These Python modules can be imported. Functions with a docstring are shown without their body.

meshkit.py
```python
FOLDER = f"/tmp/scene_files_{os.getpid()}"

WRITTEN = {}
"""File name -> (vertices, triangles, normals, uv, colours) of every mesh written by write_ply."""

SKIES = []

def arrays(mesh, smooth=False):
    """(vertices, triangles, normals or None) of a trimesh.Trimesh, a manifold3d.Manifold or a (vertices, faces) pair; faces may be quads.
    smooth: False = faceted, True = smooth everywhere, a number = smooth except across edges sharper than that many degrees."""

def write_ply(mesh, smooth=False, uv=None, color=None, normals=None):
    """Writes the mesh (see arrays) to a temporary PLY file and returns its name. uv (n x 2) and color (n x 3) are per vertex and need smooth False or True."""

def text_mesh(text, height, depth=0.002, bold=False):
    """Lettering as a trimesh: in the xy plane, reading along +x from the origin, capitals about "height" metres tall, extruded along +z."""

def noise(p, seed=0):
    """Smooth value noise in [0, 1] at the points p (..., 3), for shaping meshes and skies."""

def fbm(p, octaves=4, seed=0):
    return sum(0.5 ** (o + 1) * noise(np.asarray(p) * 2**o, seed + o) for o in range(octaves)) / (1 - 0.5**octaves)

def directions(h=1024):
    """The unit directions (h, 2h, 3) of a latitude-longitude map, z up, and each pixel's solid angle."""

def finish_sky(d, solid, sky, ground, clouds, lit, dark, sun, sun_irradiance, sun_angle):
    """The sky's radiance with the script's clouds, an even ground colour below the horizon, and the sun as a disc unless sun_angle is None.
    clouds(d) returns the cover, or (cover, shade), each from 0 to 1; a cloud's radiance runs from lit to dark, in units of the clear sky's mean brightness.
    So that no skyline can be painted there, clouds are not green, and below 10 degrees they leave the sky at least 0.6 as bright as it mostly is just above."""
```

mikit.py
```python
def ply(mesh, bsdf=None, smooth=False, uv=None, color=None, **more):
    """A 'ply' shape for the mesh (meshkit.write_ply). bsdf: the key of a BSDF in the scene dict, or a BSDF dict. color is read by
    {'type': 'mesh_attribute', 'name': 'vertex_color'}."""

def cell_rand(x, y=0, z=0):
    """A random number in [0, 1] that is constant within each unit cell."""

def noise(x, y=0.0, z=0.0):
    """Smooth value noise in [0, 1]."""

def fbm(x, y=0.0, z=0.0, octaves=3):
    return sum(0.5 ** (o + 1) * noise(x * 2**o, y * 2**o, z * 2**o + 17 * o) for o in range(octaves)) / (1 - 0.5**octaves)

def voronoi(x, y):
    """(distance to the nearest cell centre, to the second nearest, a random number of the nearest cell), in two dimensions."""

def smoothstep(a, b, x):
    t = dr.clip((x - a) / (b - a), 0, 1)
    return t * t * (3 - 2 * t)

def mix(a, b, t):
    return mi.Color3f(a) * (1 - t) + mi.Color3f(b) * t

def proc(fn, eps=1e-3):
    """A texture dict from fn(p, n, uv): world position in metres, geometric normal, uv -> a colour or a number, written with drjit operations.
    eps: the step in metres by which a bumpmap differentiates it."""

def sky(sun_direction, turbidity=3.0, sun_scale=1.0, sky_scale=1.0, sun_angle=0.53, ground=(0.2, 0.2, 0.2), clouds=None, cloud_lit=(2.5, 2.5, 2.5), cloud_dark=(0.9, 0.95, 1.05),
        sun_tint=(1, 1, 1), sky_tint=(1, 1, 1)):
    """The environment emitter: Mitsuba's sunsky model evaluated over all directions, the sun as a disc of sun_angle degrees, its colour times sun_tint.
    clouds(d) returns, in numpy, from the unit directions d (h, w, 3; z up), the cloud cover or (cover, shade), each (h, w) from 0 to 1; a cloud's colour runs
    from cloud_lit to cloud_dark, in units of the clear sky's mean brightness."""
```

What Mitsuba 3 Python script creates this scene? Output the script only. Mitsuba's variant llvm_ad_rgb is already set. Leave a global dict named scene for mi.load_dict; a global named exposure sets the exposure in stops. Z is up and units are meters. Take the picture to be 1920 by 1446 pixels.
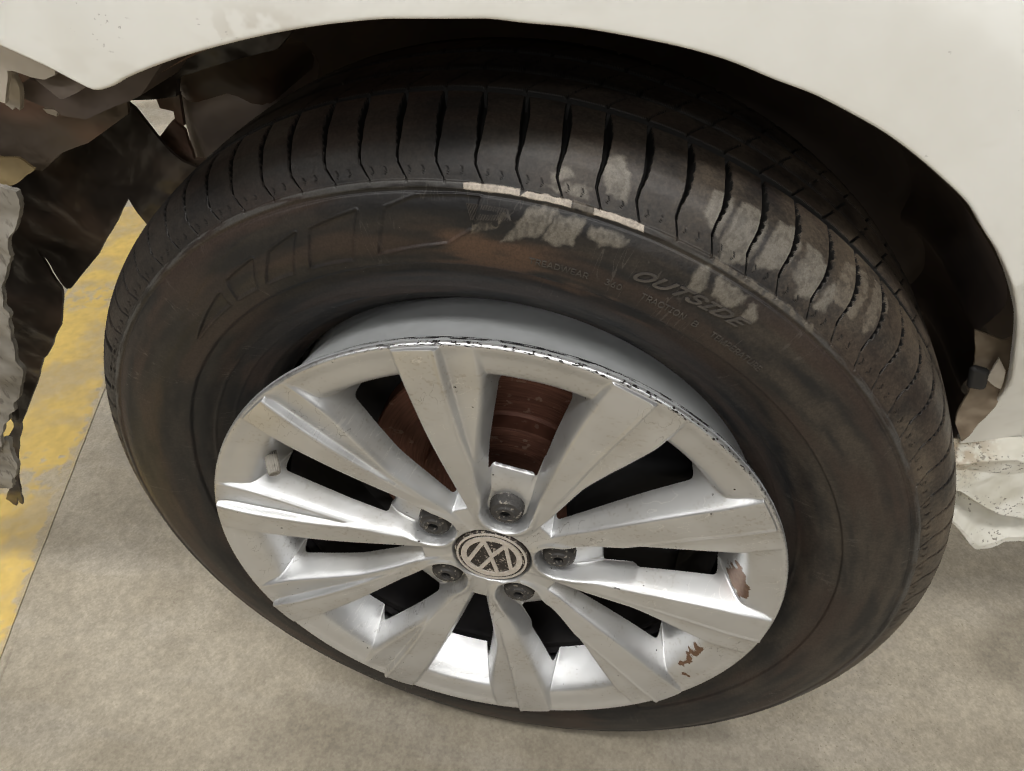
import math, numpy as np, trimesh, drjit as dr, mitsuba as mi, mikit, meshkit, shapely
from shapely import affinity
from shapely.geometry import Polygon, LineString, Point
from shapely.ops import unary_union
from manifold3d import Manifold, CrossSection, FillRule
from scipy.interpolate import PchipInterpolator
from scipy.spatial.transform import Rotation as Ro
from mikit import fbm, noise, smoothstep, mix

T = mi.ScalarTransform4f
ZW = 0.362                       # height of the wheel's centre above the floor
scene, labels = {}, {}

# ------------------------------------------------------------------ camera, lamps, exposure
exposure = 0.9
EYE = np.array([0.07684, -0.35066, 0.50560 + ZW])
FWD = np.array([-0.12268093, 0.75105868, -0.64873742])
scene['camera'] = dict(type='perspective', fov=70.0, fov_axis='x', near_clip=0.01, far_clip=60.0,
                       to_world=T().look_at(origin=EYE.tolist(), target=(EYE + FWD).tolist(), up=[0, 0, 1]))
LAMPS = [  # x, y, length (x), width, radiance
    (-0.8, -0.85, 1.5, 0.30, 11.5), (1.0, -0.85, 1.5, 0.30, 10.5), (0.1, -2.8, 1.5, 0.30, 14.0), (-2.9, -1.9, 1.5, 0.30, 9.0), (2.9, -1.9, 1.5, 0.30, 9.0),
    (0.4, -5.0, 1.5, 0.30, 22.0), (-2.7, 1.1, 1.5, 0.30, 14.0), (-1.7, 3.0, 1.5, 0.30, 18.0), (2.7, 1.4, 1.5, 0.30, 10.0)]
LAMP_Z = 2.55
LAMP_TINT = np.array([1.0, 0.985, 0.955])


# ------------------------------------------------------------------ helpers
def put(key, mesh, bsdf, smooth=False, label=None, category=None, group=None, kind=None, uv=None):
    k, n = key, 0
    while k in scene:
        n += 1
        k = f'{key}_{n:03d}'
    scene[k] = mikit.ply(mesh, bsdf, smooth=smooth, uv=uv)
    d = {a: b for a, b in dict(label=label, category=category, group=group, kind=kind).items() if b}
    if d:
        labels[k] = d
    return k


def put_n(key, v, f, n, bsdf, label=None, kind=None, uv=None):
    """Like put, with the vertex normals given (pieces of one casting keep a continuous shade)."""
    k, i = key, 0
    while k in scene:
        i += 1
        k = f'{key}_{i:03d}'
    used, inv = np.unique(f, return_inverse=True)
    path = meshkit.write_ply((v[used], inv.reshape(f.shape)), normals=n[used], uv=None if uv is None else uv[used])
    scene[k] = dict(type='ply', filename=path, face_normals=False, bsdf=dict(type='ref', id=bsdf))
    d = {a: b for a, b in dict(label=label, kind=kind).items() if b}
    if d:
        labels[k] = d
    return k


def grid_faces(n, m, wrap=False):
    i, j = np.meshgrid(np.arange(n if wrap else n - 1), np.arange(m - 1), indexing='ij')
    a, b = i * m + j, ((i + 1) % n) * m + j
    return np.concatenate([np.stack([a, b, b + 1], -1).reshape(-1, 3), np.stack([a, b + 1, a + 1], -1).reshape(-1, 3)])


def vertex_normals(v, f):
    n = np.zeros_like(v)
    c = np.cross(v[f[:, 1]] - v[f[:, 0]], v[f[:, 2]] - v[f[:, 0]])
    for k in range(3):
        np.add.at(n, f[:, k], c)
    return n / np.maximum(np.linalg.norm(n, axis=1, keepdims=True), 1e-30)


def dense(P, n):
    P = np.asarray(P, float)
    s = np.r_[0, np.cumsum(np.linalg.norm(np.diff(P, axis=0), axis=1))]
    ss = np.linspace(0, s[-1], n)
    return ss, PchipInterpolator(s, P)(ss)


def revolve(P, n=256, a0=0.0, a1=360.0, n_prof=None, sharp=False):
    """Profile (r, d) turned about the wheel's axle (the y axis), in wheel coordinates."""
    P = np.asarray(P, float) if (sharp or not n_prof) else dense(P, n_prof)[1]
    full = abs(a1 - a0) >= 359.9
    a = np.radians(np.linspace(a0, a1, n, endpoint=not full))
    V = np.stack([P[None, :, 0] * np.cos(a)[:, None], np.broadcast_to(P[None, :, 1], (n, len(P))), P[None, :, 0] * np.sin(a)[:, None]], -1)
    return trimesh.Trimesh(V.reshape(-1, 3), grid_faces(n, len(P), full), process=False)


def up(m):
    m = m.copy()
    m.apply_translation([0, 0, ZW])
    return m


def sheet(poly, y, th=0.003, res=0.008, bend=None, holes=()):
    """A bent sheet of the given outline (x, z above the axle), standing at depth y, th thick."""
    P = Polygon(poly).buffer(0)
    for h in holes:
        P = P.difference(Polygon(h).buffer(0))
    P = max(getattr(P, 'geoms', [P]), key=lambda g: g.area)
    cs = CrossSection([np.array(P.exterior.coords)[:-1]] + [np.array(i.coords)[:-1] for i in P.interiors], fillrule=FillRule.EvenOdd)
    m = Manifold.extrude(cs, th).refine_to_length(res).to_mesh()
    v = np.array(m.vert_properties[:, :3], float)
    f = np.array(m.tri_verts)[:, ::-1]
    out = np.stack([v[:, 0], y + v[:, 2], v[:, 1] + ZW], 1)
    if bend is not None:
        out = bend(out)
    return trimesh.Trimesh(out, f, process=False)


def hull_of(points, r, seg=16):
    s = Manifold.sphere(1.0, seg)
    m = Manifold.batch_hull([s.scale([rr] * 3).translate(p) for p, rr in zip(points, np.broadcast_to(r, len(points)))]).to_mesh()
    return trimesh.Trimesh(np.array(m.vert_properties[:, :3], float), np.array(m.tri_verts), process=False)


def box(x0, x1, y0, y1, z0, z1):
    m = trimesh.creation.box((x1 - x0, y1 - y0, z1 - z0))
    m.apply_translation([(x0 + x1) / 2, (y0 + y1) / 2, (z0 + z1) / 2])
    return m


def poly_mask(u, s, poly, soft):
    """1 inside a convex outline, falling to 0 over 'soft' (drjit)."""
    P = np.asarray(poly, float)
    if np.sum(P[:, 0] * np.roll(P[:, 1], -1) - np.roll(P[:, 0], -1) * P[:, 1]) < 0:
        P = P[::-1]
    d = None
    for a, b in zip(P, np.roll(P, -1, 0)):
        e = b - a
        L = np.hypot(*e)
        if L < 1e-6:
            continue
        k = (u - float(a[0])) * float(e[1] / L) - (s - float(a[1])) * float(e[0] / L)
        d = k if d is None else dr.maximum(d, k)
    return 1 - smoothstep(-soft, soft, d)


def convex(poly):
    return np.array(Polygon(poly).convex_hull.exterior.coords)[:-1]


def twosided(b):
    return dict(type='twosided', bsdf=b)


def principled(color, rough, metallic=0.0, spec=0.5, clearcoat=0.0, cc_gloss=0.9, bump=None, bump_scale=1.0):
    col = color if isinstance(color, dict) else dict(type='rgb', value=list(color))
    b = dict(type='principled', base_color=col, roughness=rough, metallic=metallic, specular=spec)
    if clearcoat:
        b.update(clearcoat=clearcoat, clearcoat_gloss=cc_gloss)
    if bump is not None:
        b = dict(type='bumpmap', arbitrary=bump, scale=bump_scale, bsdf=b)
    return twosided(b)


# ------------------------------------------------------------------ materials
MARKS_WHITE = [  # scuffs of pale paint on the tyre: outlines in (degrees round the tyre, mm along its section)
    [(83.1, 138.7), (81.0, 138.7), (80.9, 136.6), (82.0, 123), (82.6, 120.7), (86.1, 113.1), (84.2, 126), (83.9, 136.6)],
    [(80.8, 136.6), (78.2, 138.7), (78.1, 136.6), (78.6, 121.7), (80.3, 119.5), (82.0, 119.5), (81.2, 128.1)],
    [(77.4, 136.6), (75.1, 136.6), (73.3, 135.6), (73.7, 130.2), (76.0, 125.9), (77.5, 130.2)],
    [(67.8, 179.3), (65.9, 181.4), (65.7, 175.0), (65.8, 155.8), (67.1, 160.1), (68.0, 164.4)],
    [(65.0, 181.4), (63.3, 183.6), (62.2, 179.3), (62.0, 170.8), (61.9, 151.5), (64.3, 145.1), (65.2, 155.8)],
    [(61.1, 183.6), (58.4, 185.7), (58.3, 179.3), (58.4, 164.4), (59.6, 155.8), (60.9, 151.5), (61.4, 155.8)],
    [(57.4, 181.4), (56.0, 181.4), (54.6, 175.0), (54.4, 157.9), (55.9, 151.5), (57.5, 162.2)],
    [(53.4, 172.9), (52.9, 170.8), (52.4, 155.8), (53.4, 153.7), (54.0, 155.8)],
    [(82.4, 157.9), (80.6, 162.2), (80.2, 157.9), (81.9, 151.5)],
    [(82.4, 149.4), (80.0, 151.5), (78.9, 155.8), (78.2, 149.4), (79.8, 147.3)],
    [(78.2, 172.9), (76.6, 177.2), (75.9, 172.9), (75.0, 160), (74.9, 151.7), (76.8, 153.7)],
    [(65.8, 140.4), (65.0, 140.4), (64.1, 130.2), (64.3, 123.8), (65.9, 123.8)],
    [(63.5, 138.7), (59.9, 136.6), (60.1, 130.2), (60.6, 125.9), (63.2, 125.9), (63.7, 136.6)],
    [(59.4, 132.3), (58.5, 134.5), (57.6, 130.2), (57.7, 125.9), (59.0, 125.9)]]
MARKS_CHALK = [  # scraped rib between sidewall and tread
    [(90.6, 145.4), (85.0, 145.4), (84.9, 141.6), (90.5, 141.6)], [(84.3, 145.4), (79.9, 145.4), (79.8, 141.6), (84.8, 141.6)],
    [(77.6, 145.4), (72.6, 145.4), (72.4, 141.6), (77.6, 141.6)]]
MARKS_FAINT = [
    [(79.9, 145.4), (77.6, 145.4), (77.6, 141.6), (79.8, 141.6)], [(65.2, 145.4), (59.2, 145.4), (59.0, 141.6), (64.9, 141.6)], [(58.9, 145.4), (52.5, 145.4), (52.2, 142.0), (58.7, 141.6)],
    [(86.6, 132.3), (85.6, 132.3), (86.1, 125.9), (86.6, 124.5)], [(89.5, 123.8), (86.8, 123.8), (88.2, 119.5), (89.6, 116.3)],  # light on two raised boxes, painted as pale patches
    [(53.2, 190.1), (49.6, 200.8), (49.1, 190.0), (49.6, 164.2), (52.9, 164.2)], [(48.5, 205.0), (46.2, 198.6), (46.4, 175.0), (47.4, 162.1), (48.8, 168.5)],
]


def tyre_color(p, n, uv):
    u, s = uv.x * 100.0, uv.y * 100.0            # degrees, mm
    x = u * 5.8                                  # mm round the tyre
    big = fbm(x * 0.03, s * 0.03, 1.5, octaves=3)
    streak = fbm(x * 0.018, s * 0.10, 7.0, octaves=3)
    fine = fbm(x * 0.5, s * 0.5, 3.0, octaves=3)
    tread = smoothstep(138.0, 150.0, s)
    dusty = smoothstep(96.0, 45.0, u) * smoothstep(-70.0, 10.0, u)
    dust = tread * (0.25 + 0.85 * dusty) * smoothstep(0.15, 0.95, big * 0.75 + fine * 0.25) + (1 - tread) * (0.16 + 0.20 * dusty) * smoothstep(0.32, 0.75, streak * 0.6 + big * 0.25 + fine * 0.15)
    col = mix((0.0105, 0.0103, 0.0110), (0.122, 0.094, 0.066), dr.clip(dust, 0, 1) * 0.82)
    grime = smoothstep(0.42, 0.72, fbm(x * 0.012, s * 0.065, 41.0, octaves=4))
    col = mix(col, (0.034, 0.0225, 0.0175), grime * (0.85 - 0.45 * tread))
    scr = smoothstep(0.016, 0.004, dr.abs(fbm(x * 0.16, s * 0.02, 51.0, octaves=3) - 0.5)) * smoothstep(0.60, 0.74, fbm(x * 0.03, s * 0.05, 61.0, octaves=2)) * (1 - tread)
    col = mix(col, (0.10, 0.09, 0.08), scr * 0.30)
    # brown dried mud low on the sidewall
    mud = (1 - tread) * smoothstep(70, 84, u) * smoothstep(100, 92, u) * smoothstep(88, 98, s) * smoothstep(122, 110, s)
    mud = dr.maximum(mud, (1 - tread) * smoothstep(62, 70, u) * smoothstep(86, 80, u) * smoothstep(76, 88, s) * smoothstep(108, 100, s))
    col = mix(col, (0.085, 0.048, 0.030), mud * smoothstep(0.40, 0.62, streak * 0.7 + big * 0.3) * 0.8)
    col = mix(col, (0.060, 0.058, 0.055), 0.75 * smoothstep(140.6, 141.6, s) * smoothstep(146.0, 145.0, s) * smoothstep(0.3, 0.6, fbm(x * 0.06, s * 0.4, 71.0, octaves=3)))  # worn rib lightened all round, its highlight painted into the colour
    # pale scuffs, and two lit raised boxes painted with the faint ones
    w1, w2 = (fbm(x * 0.22, s * 0.22, 11.0, octaves=4) - 0.5), (fbm(x * 0.22, s * 0.22, 23.0, octaves=4) - 0.5)
    uu, sv = u * 5.8 + 4.5 * w1, s + 5.5 * w2
    m = mi.Float(0)
    for q in MARKS_WHITE:
        m = dr.maximum(m, poly_mask(uu, sv, convex(q) * [5.8, 1], 1.5))
    worn = smoothstep(0.25, 0.6, fbm(x * 0.35, s * 0.25, 31.0, octaves=3))
    col = mix(col, mix((0.115, 0.102, 0.083), (0.175, 0.158, 0.132), big), m * (0.55 + 0.35 * worn))
    m = mi.Float(0)
    for q in MARKS_CHALK:
        m = dr.maximum(m, poly_mask(u * 5.8 + 1.2 * w1, s + 1.6 * w2, convex(q) * [5.8, 1], 0.35))
    col = mix(col, (0.42, 0.37, 0.31), m * (0.75 + 0.25 * worn))
    m = mi.Float(0)
    for q in MARKS_FAINT:
        m = dr.maximum(m, poly_mask(uu, sv, convex(q) * [5.8, 1], 0.9))
    col = mix(col, (0.15, 0.128, 0.10), m * (0.15 + 0.45 * worn))
    return col * (0.70 + 0.60 * fbm(x * 1.1, s * 1.1, 81.0, octaves=3))


def tyre_bump(p, n, uv):
    x, s = uv.x * 580.0, uv.y * 100.0
    return 0.00008 * fbm(x * 0.9, s * 0.9, 2.0, octaves=3) + 0.00018 * fbm(x * 0.08, s * 0.25, 5.0, octaves=2)


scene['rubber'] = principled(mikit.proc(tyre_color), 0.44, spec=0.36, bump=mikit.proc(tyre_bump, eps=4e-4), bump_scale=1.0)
RUST = [[(0.1915, 2.4), (0.1965, 9.0), (0.1995, 9.0), (0.2083, 3.3), (0.2075, 0.7), (0.1993, -1.3)],
        [(0.1999, -24.2), (0.2032, -24.0), (0.206, -27.4), (0.2032, -29.8), (0.2015, -27.5)], [(0.2032, -29.0), (0.2055, -28.5), (0.2085, -32.3), (0.2038, -33.8)], [(0.2125, -34.2), (0.2165, -33.6), (0.220, -34.3), (0.2155, -35.2)]]


def paint_color(p, n, uv):
    x, z = p.x, p.z - ZW
    r, a = dr.sqrt(x * x + z * z), dr.atan2(z, x) * (180.0 / math.pi)
    big, fine = fbm(x * 30, p.y * 30, z * 30, octaves=3), fbm(x * 420, p.y * 420, z * 420, octaves=2)
    col = mix((0.605, 0.612, 0.618), (0.545, 0.545, 0.540), smoothstep(0.35, 0.75, big))
    col = mix(col, (0.40, 0.375, 0.34), 0.55 * smoothstep(0.55, 0.85, fine) * smoothstep(0.4, 0.7, big))
    sc = smoothstep(0.010, 0.003, dr.abs(fbm(x * 34 + z * 20, z * 150 - x * 90, 6.0, octaves=3) - 0.5)) * smoothstep(0.55, 0.68, fbm(x * 22, p.y * 22, z * 22 + 40, octaves=2))
    col = mix(col, (0.80, 0.79, 0.77), sc * 0.5)
    sc = smoothstep(0.010, 0.003, dr.abs(fbm(x * 120 - z * 60, z * 40 + x * 30, 26.0, octaves=3) - 0.5)) * smoothstep(0.60, 0.70, fbm(x * 26, p.y * 26, z * 26 + 60, octaves=2))
    col = mix(col, (0.16, 0.15, 0.14), sc * 0.45)
    chips = smoothstep(0.845, 0.875, fbm(x * 260, p.y * 260, z * 260 + 9.0, octaves=2)) * smoothstep(0.52, 0.62, fbm(x * 24, p.y * 24, z * 24 + 5, octaves=2))
    # scraped outer edge, worst over the top right
    w = smoothstep(0.2296, 0.2310, r + 0.0022 * (fine - 0.5))
    edge = w * smoothstep(0.56, 0.64, fbm(a * 1.6, r * 1500, 3.0, octaves=4)) * (0.25 + 0.75 * smoothstep(20, 45, a) * smoothstep(118, 100, a))
    col = mix(col, (0.035, 0.033, 0.032), dr.maximum(chips, edge))
    w1 = fbm(x * 210, z * 210, 2.0, octaves=4) - 0.5
    m = mi.Float(0)
    for q in RUST:
        m = dr.maximum(m, poly_mask(r * 1000 + 9 * w1, a * 3.7 + 9 * (fbm(x * 170, z * 170, 12.0, octaves=3) - 0.5), np.array(q) * [1000, 3.7], 0.5))
    return mix(col, mix((0.13, 0.070, 0.042), (0.23, 0.135, 0.085), fine), m * 0.95)


def paint_dull(p, n, uv):
    x, z = p.x, p.z - ZW
    return 0.33 + 0.12 * fbm(x * 60, p.y * 60, z * 60, octaves=2)


scene['silver_paint'] = principled(mikit.proc(paint_color), mikit.proc(paint_dull), metallic=0.84, spec=0.5)


def barrel_color(p, n, uv):
    x, z = p.x, p.z - ZW
    r, a = dr.sqrt(x * x + z * z), dr.atan2(z, x) * (180.0 / math.pi)
    f = fbm(x * 90, p.y * 90, z * 90, octaves=3)
    col = mix((0.62, 0.64, 0.65), (0.53, 0.545, 0.55), f)
    scr = smoothstep(0.47, 0.53, fbm(a * 0.5, p.y * 900, 4.0, octaves=4) + 0.06) * smoothstep(0.0026, 0.0010, dr.abs(p.y - 0.0068 - 0.002 * (fbm(a * 0.15, 2.0, 1.0) - 0.5))) * (0.25 + 0.75 * smoothstep(15, 45, a) * smoothstep(120, 100, a)) * smoothstep(0, 12, a)
    line = smoothstep(0.0008, 0.0003, dr.abs(p.y - 0.0225))
    return mix(col, (0.03, 0.03, 0.03), dr.maximum(scr, 0.5 * line))


scene['barrel_paint'] = principled(mikit.proc(barrel_color), 0.42, metallic=0.55, spec=0.5)
scene['shaded_brake_dust'] = principled(mikit.proc(lambda p, n, uv: mix((0.020, 0.020, 0.024), (0.035, 0.032, 0.03), fbm(p.x * 60, p.y * 60, p.z * 60))), 0.7, spec=0.2)  # near-black brake dust, shade put in the colour to keep windows dark


def rust_color(p, n, uv):
    x, z = p.x, p.z - ZW
    r = dr.sqrt(x * x + z * z)
    f = fbm(r * 900, dr.atan2(z, x) * 6, 1.0, octaves=3)
    g = fbm(x * 120, p.y * 120, z * 120, octaves=3)
    return mix(mix((0.10, 0.040, 0.026), (0.24, 0.105, 0.070), f), (0.30, 0.20, 0.15), 0.7 * smoothstep(0.66, 0.75, g))


scene['rusty_iron'] = principled(mikit.proc(rust_color), 0.6, metallic=0.3)
scene['bolt_plastic'] = principled(mikit.proc(lambda p, n, uv: mix((0.026, 0.025, 0.025), (0.25, 0.225, 0.19), smoothstep(0.62, 0.78, fbm(p.x * 420, p.y * 420, p.z * 420, octaves=3)) * 0.8 + 0.05)), 0.55, spec=0.3)
scene['black_hole'] = principled((0.012, 0.012, 0.013), 0.7, spec=0.2)
scene['emblem_silver'] = principled(mikit.proc(lambda p, n, uv: mix((0.60, 0.555, 0.50), (0.45, 0.41, 0.36), fbm(p.x * 500, p.z * 500, 1, octaves=2))), 0.42, metallic=0.35)
scene['emblem_grime'] = principled(mikit.proc(lambda p, n, uv: mix((0.018, 0.014, 0.012), (0.45, 0.39, 0.33), smoothstep(0.60, 0.78, fbm(p.x * 520, p.z * 520, 3, octaves=3)) * 0.8)), 0.6)


def body_color(p, n, uv):
    f = fbm(p.x * 14, p.y * 14, p.z * 14, octaves=4)
    col = mix((0.71, 0.705, 0.665), (0.67, 0.66, 0.61), smoothstep(0.35, 0.7, f))
    speck = smoothstep(0.72, 0.80, fbm(p.x * 420, p.y * 420, p.z * 420, octaves=3)) * smoothstep(0.62, 0.72, fbm(p.x * 26, p.y * 26 + 4, p.z * 26, octaves=3))
    smear = smoothstep(0.60, 0.75, fbm(p.x * 28, p.y * 28 + 9, p.z * 60, octaves=3))
    stain = smoothstep(0.045, 0.0, dr.sqrt(dr.square(p.x + 0.098) + dr.square((p.z - ZW - 0.411) * 3.0))) * smoothstep(0.40, 0.62, fbm(p.x * 120, p.y * 120, p.z * 120, octaves=3))
    col = mix(col, (0.40, 0.36, 0.29), smear * 0.10 + stain * 0.45)
    return mix(col, (0.22, 0.20, 0.175), speck * 0.7)


scene['white_paint'] = principled(mikit.proc(body_color), 0.32, spec=0.5, clearcoat=0.8, cc_gloss=0.85)


def sill_color(p, n, uv):
    f = fbm(p.x * 30, p.y * 30, p.z * 30, octaves=4)
    col = mix((0.70, 0.69, 0.63), (0.54, 0.52, 0.44), smoothstep(0.40, 0.75, f))
    dirt = smoothstep(0.05, 0.0, dr.sqrt(dr.square(p.x - 0.385) + dr.square(p.z - ZW - 0.058)))
    d = dirt * smoothstep(0.30, 0.55, fbm(p.x * 160, p.y * 160, p.z * 160, octaves=3))
    col = mix(col, (0.33, 0.25, 0.16), d * 0.8)
    speck = smoothstep(0.62, 0.70, fbm(p.x * 420, p.y * 420, p.z * 420, octaves=3)) * smoothstep(0.50, 0.66, fbm(p.x * 40, p.y * 40, p.z * 40 + 3, octaves=2) + 0.3 * dirt)
    return mix(col, (0.10, 0.08, 0.06), speck * 0.7)


scene['scraped_white'] = principled(mikit.proc(sill_color), 0.45, spec=0.4)
scene['grey_primer'] = principled(mikit.proc(lambda p, n, uv: mix(mix((0.27, 0.252, 0.22), (0.135, 0.124, 0.105), smoothstep(0.35, 0.7, fbm(p.x * 25, p.y * 25, p.z * 25, octaves=4))), (0.07, 0.06, 0.05), smoothstep(0.55, 0.75, fbm(p.x * 320, p.y * 320, p.z * 90, octaves=3)) * 0.6)), 0.6, spec=0.3)
scene['cream_plastic'] = principled(mikit.proc(lambda p, n, uv: mix((0.50, 0.455, 0.39), (0.40, 0.355, 0.29), fbm(p.x * 60, p.y * 60, p.z * 60, octaves=3))), 0.5)
scene['dirty_plastic'] = principled(mikit.proc(lambda p, n, uv: mix((0.16, 0.125, 0.10), (0.30, 0.25, 0.21), fbm(p.x * 90, p.y * 90, p.z * 90, octaves=3))), 0.5)
def crumple(p, n, uv):
    a = dr.abs(fbm(p.x * 13 + 2, p.y * 13, p.z * 9, octaves=3) - 0.5)
    return 0.020 * dr.minimum(a, 0.16) + 0.004 * fbm(p.x * 45, p.y * 45, p.z * 45, octaves=3)


scene['black_plastic'] = principled(mikit.proc(lambda p, n, uv: mix((0.022, 0.017, 0.014), (0.085, 0.060, 0.045), smoothstep(0.4, 0.75, fbm(p.x * 18, p.y * 18, p.z * 18, octaves=4)))), 0.36, spec=0.5, bump=mikit.proc(crumple, eps=1.5e-3), bump_scale=1.0)
scene['brown_sheet'] = principled(mikit.proc(lambda p, n, uv: mix((0.11, 0.086, 0.066), (0.17, 0.10, 0.07), smoothstep(0.4, 0.7, fbm(p.x * 14, p.y * 14, p.z * 14, octaves=3)))), 0.45, spec=0.4, bump=mikit.proc(crumple, eps=1.5e-3), bump_scale=1.0)
scene['inner_brown'] = principled(mikit.proc(lambda p, n, uv: mix((0.34, 0.19, 0.13), (0.26, 0.15, 0.11), fbm(p.x * 30, p.y * 30, p.z * 30, octaves=3))), 0.55, spec=0.3)
scene['liner_plastic'] = principled(mikit.proc(lambda p, n, uv: mix((0.075, 0.064, 0.060), (0.15, 0.115, 0.098), fbm(p.x * 20, p.y * 20, p.z * 20))), 0.6, spec=0.3)
scene['grey_tank'] = principled(mikit.proc(lambda p, n, uv: mix((0.36, 0.30, 0.26), (0.22, 0.175, 0.145), fbm(p.x * 40, p.y * 40, p.z * 40, octaves=3))), 0.45)
scene['mud'] = principled(mikit.proc(lambda p, n, uv: mix((0.12, 0.085, 0.055), (0.28, 0.23, 0.17), fbm(p.x * 90, p.y * 90, p.z * 90, octaves=3))), 0.75, spec=0.2)
scene['yellow_reflect_plastic'] = principled(mikit.proc(lambda p, n, uv: mix((0.30, 0.225, 0.11), (0.21, 0.155, 0.08), fbm(p.x * 60, p.y * 60, p.z * 60, octaves=3))), 0.5)  # yellow reflected from the floor stripe, painted into the plastic colour
scene['dull_black'] = principled((0.02, 0.02, 0.02), 0.6)
scene['lamp_metal'] = principled((0.7, 0.7, 0.68), 0.4)

SA, SB = np.array([-0.641, 0.017]), np.array([-0.809, 0.506])     # right-hand edge of the floor stripe
SD = (SB - SA) / np.linalg.norm(SB - SA)
SN = np.array([-SD[1], SD[0]])                                   # towards the stripe


def concrete(p):
    b = fbm(p.x * 2.6, p.y * 2.6, 1.0, octaves=4)
    m = fbm(p.x * 14, p.y * 14, 3.0, octaves=4)
    f = fbm(p.x * 110, p.y * 110, 5.0, octaves=3)
    col = mix((0.415, 0.368, 0.288), (0.335, 0.292, 0.222), smoothstep(0.28, 0.74, 0.45 * b + 0.55 * m))
    col = mix(col, (0.40, 0.360, 0.295), 0.50 * smoothstep(0.52, 0.72, fbm(p.x * 7 + 0.6 * p.y, p.y * 22, 8.0, octaves=3)))
    col = col * (0.84 + 0.32 * f) * (0.80 + 0.40 * fbm(p.x * 380, p.y * 380, 12.0, octaves=3))
    mark = smoothstep(0.05, 0.01, dr.abs(p.y * 0.82 - p.x * 0.25 + 0.115)) * smoothstep(0.35, 0.65, fbm(p.x * 12, p.y * 60, 15.0, octaves=3))
    col = mix(col, (0.41, 0.37, 0.31), mark * 0.35)
    stain = smoothstep(0.56, 0.70, fbm(p.x * 4.5, p.y * 4.5, 31.0, octaves=4))
    col = col * (1 - 0.22 * stain)
    pit = smoothstep(0.74, 0.82, fbm(p.x * 330, p.y * 330, 9.0, octaves=3)) * smoothstep(0.56, 0.72, fbm(p.x * 9, p.y * 9, 2.0, octaves=3))
    return mix(col, (0.11, 0.09, 0.07), pit * 0.35)


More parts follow.
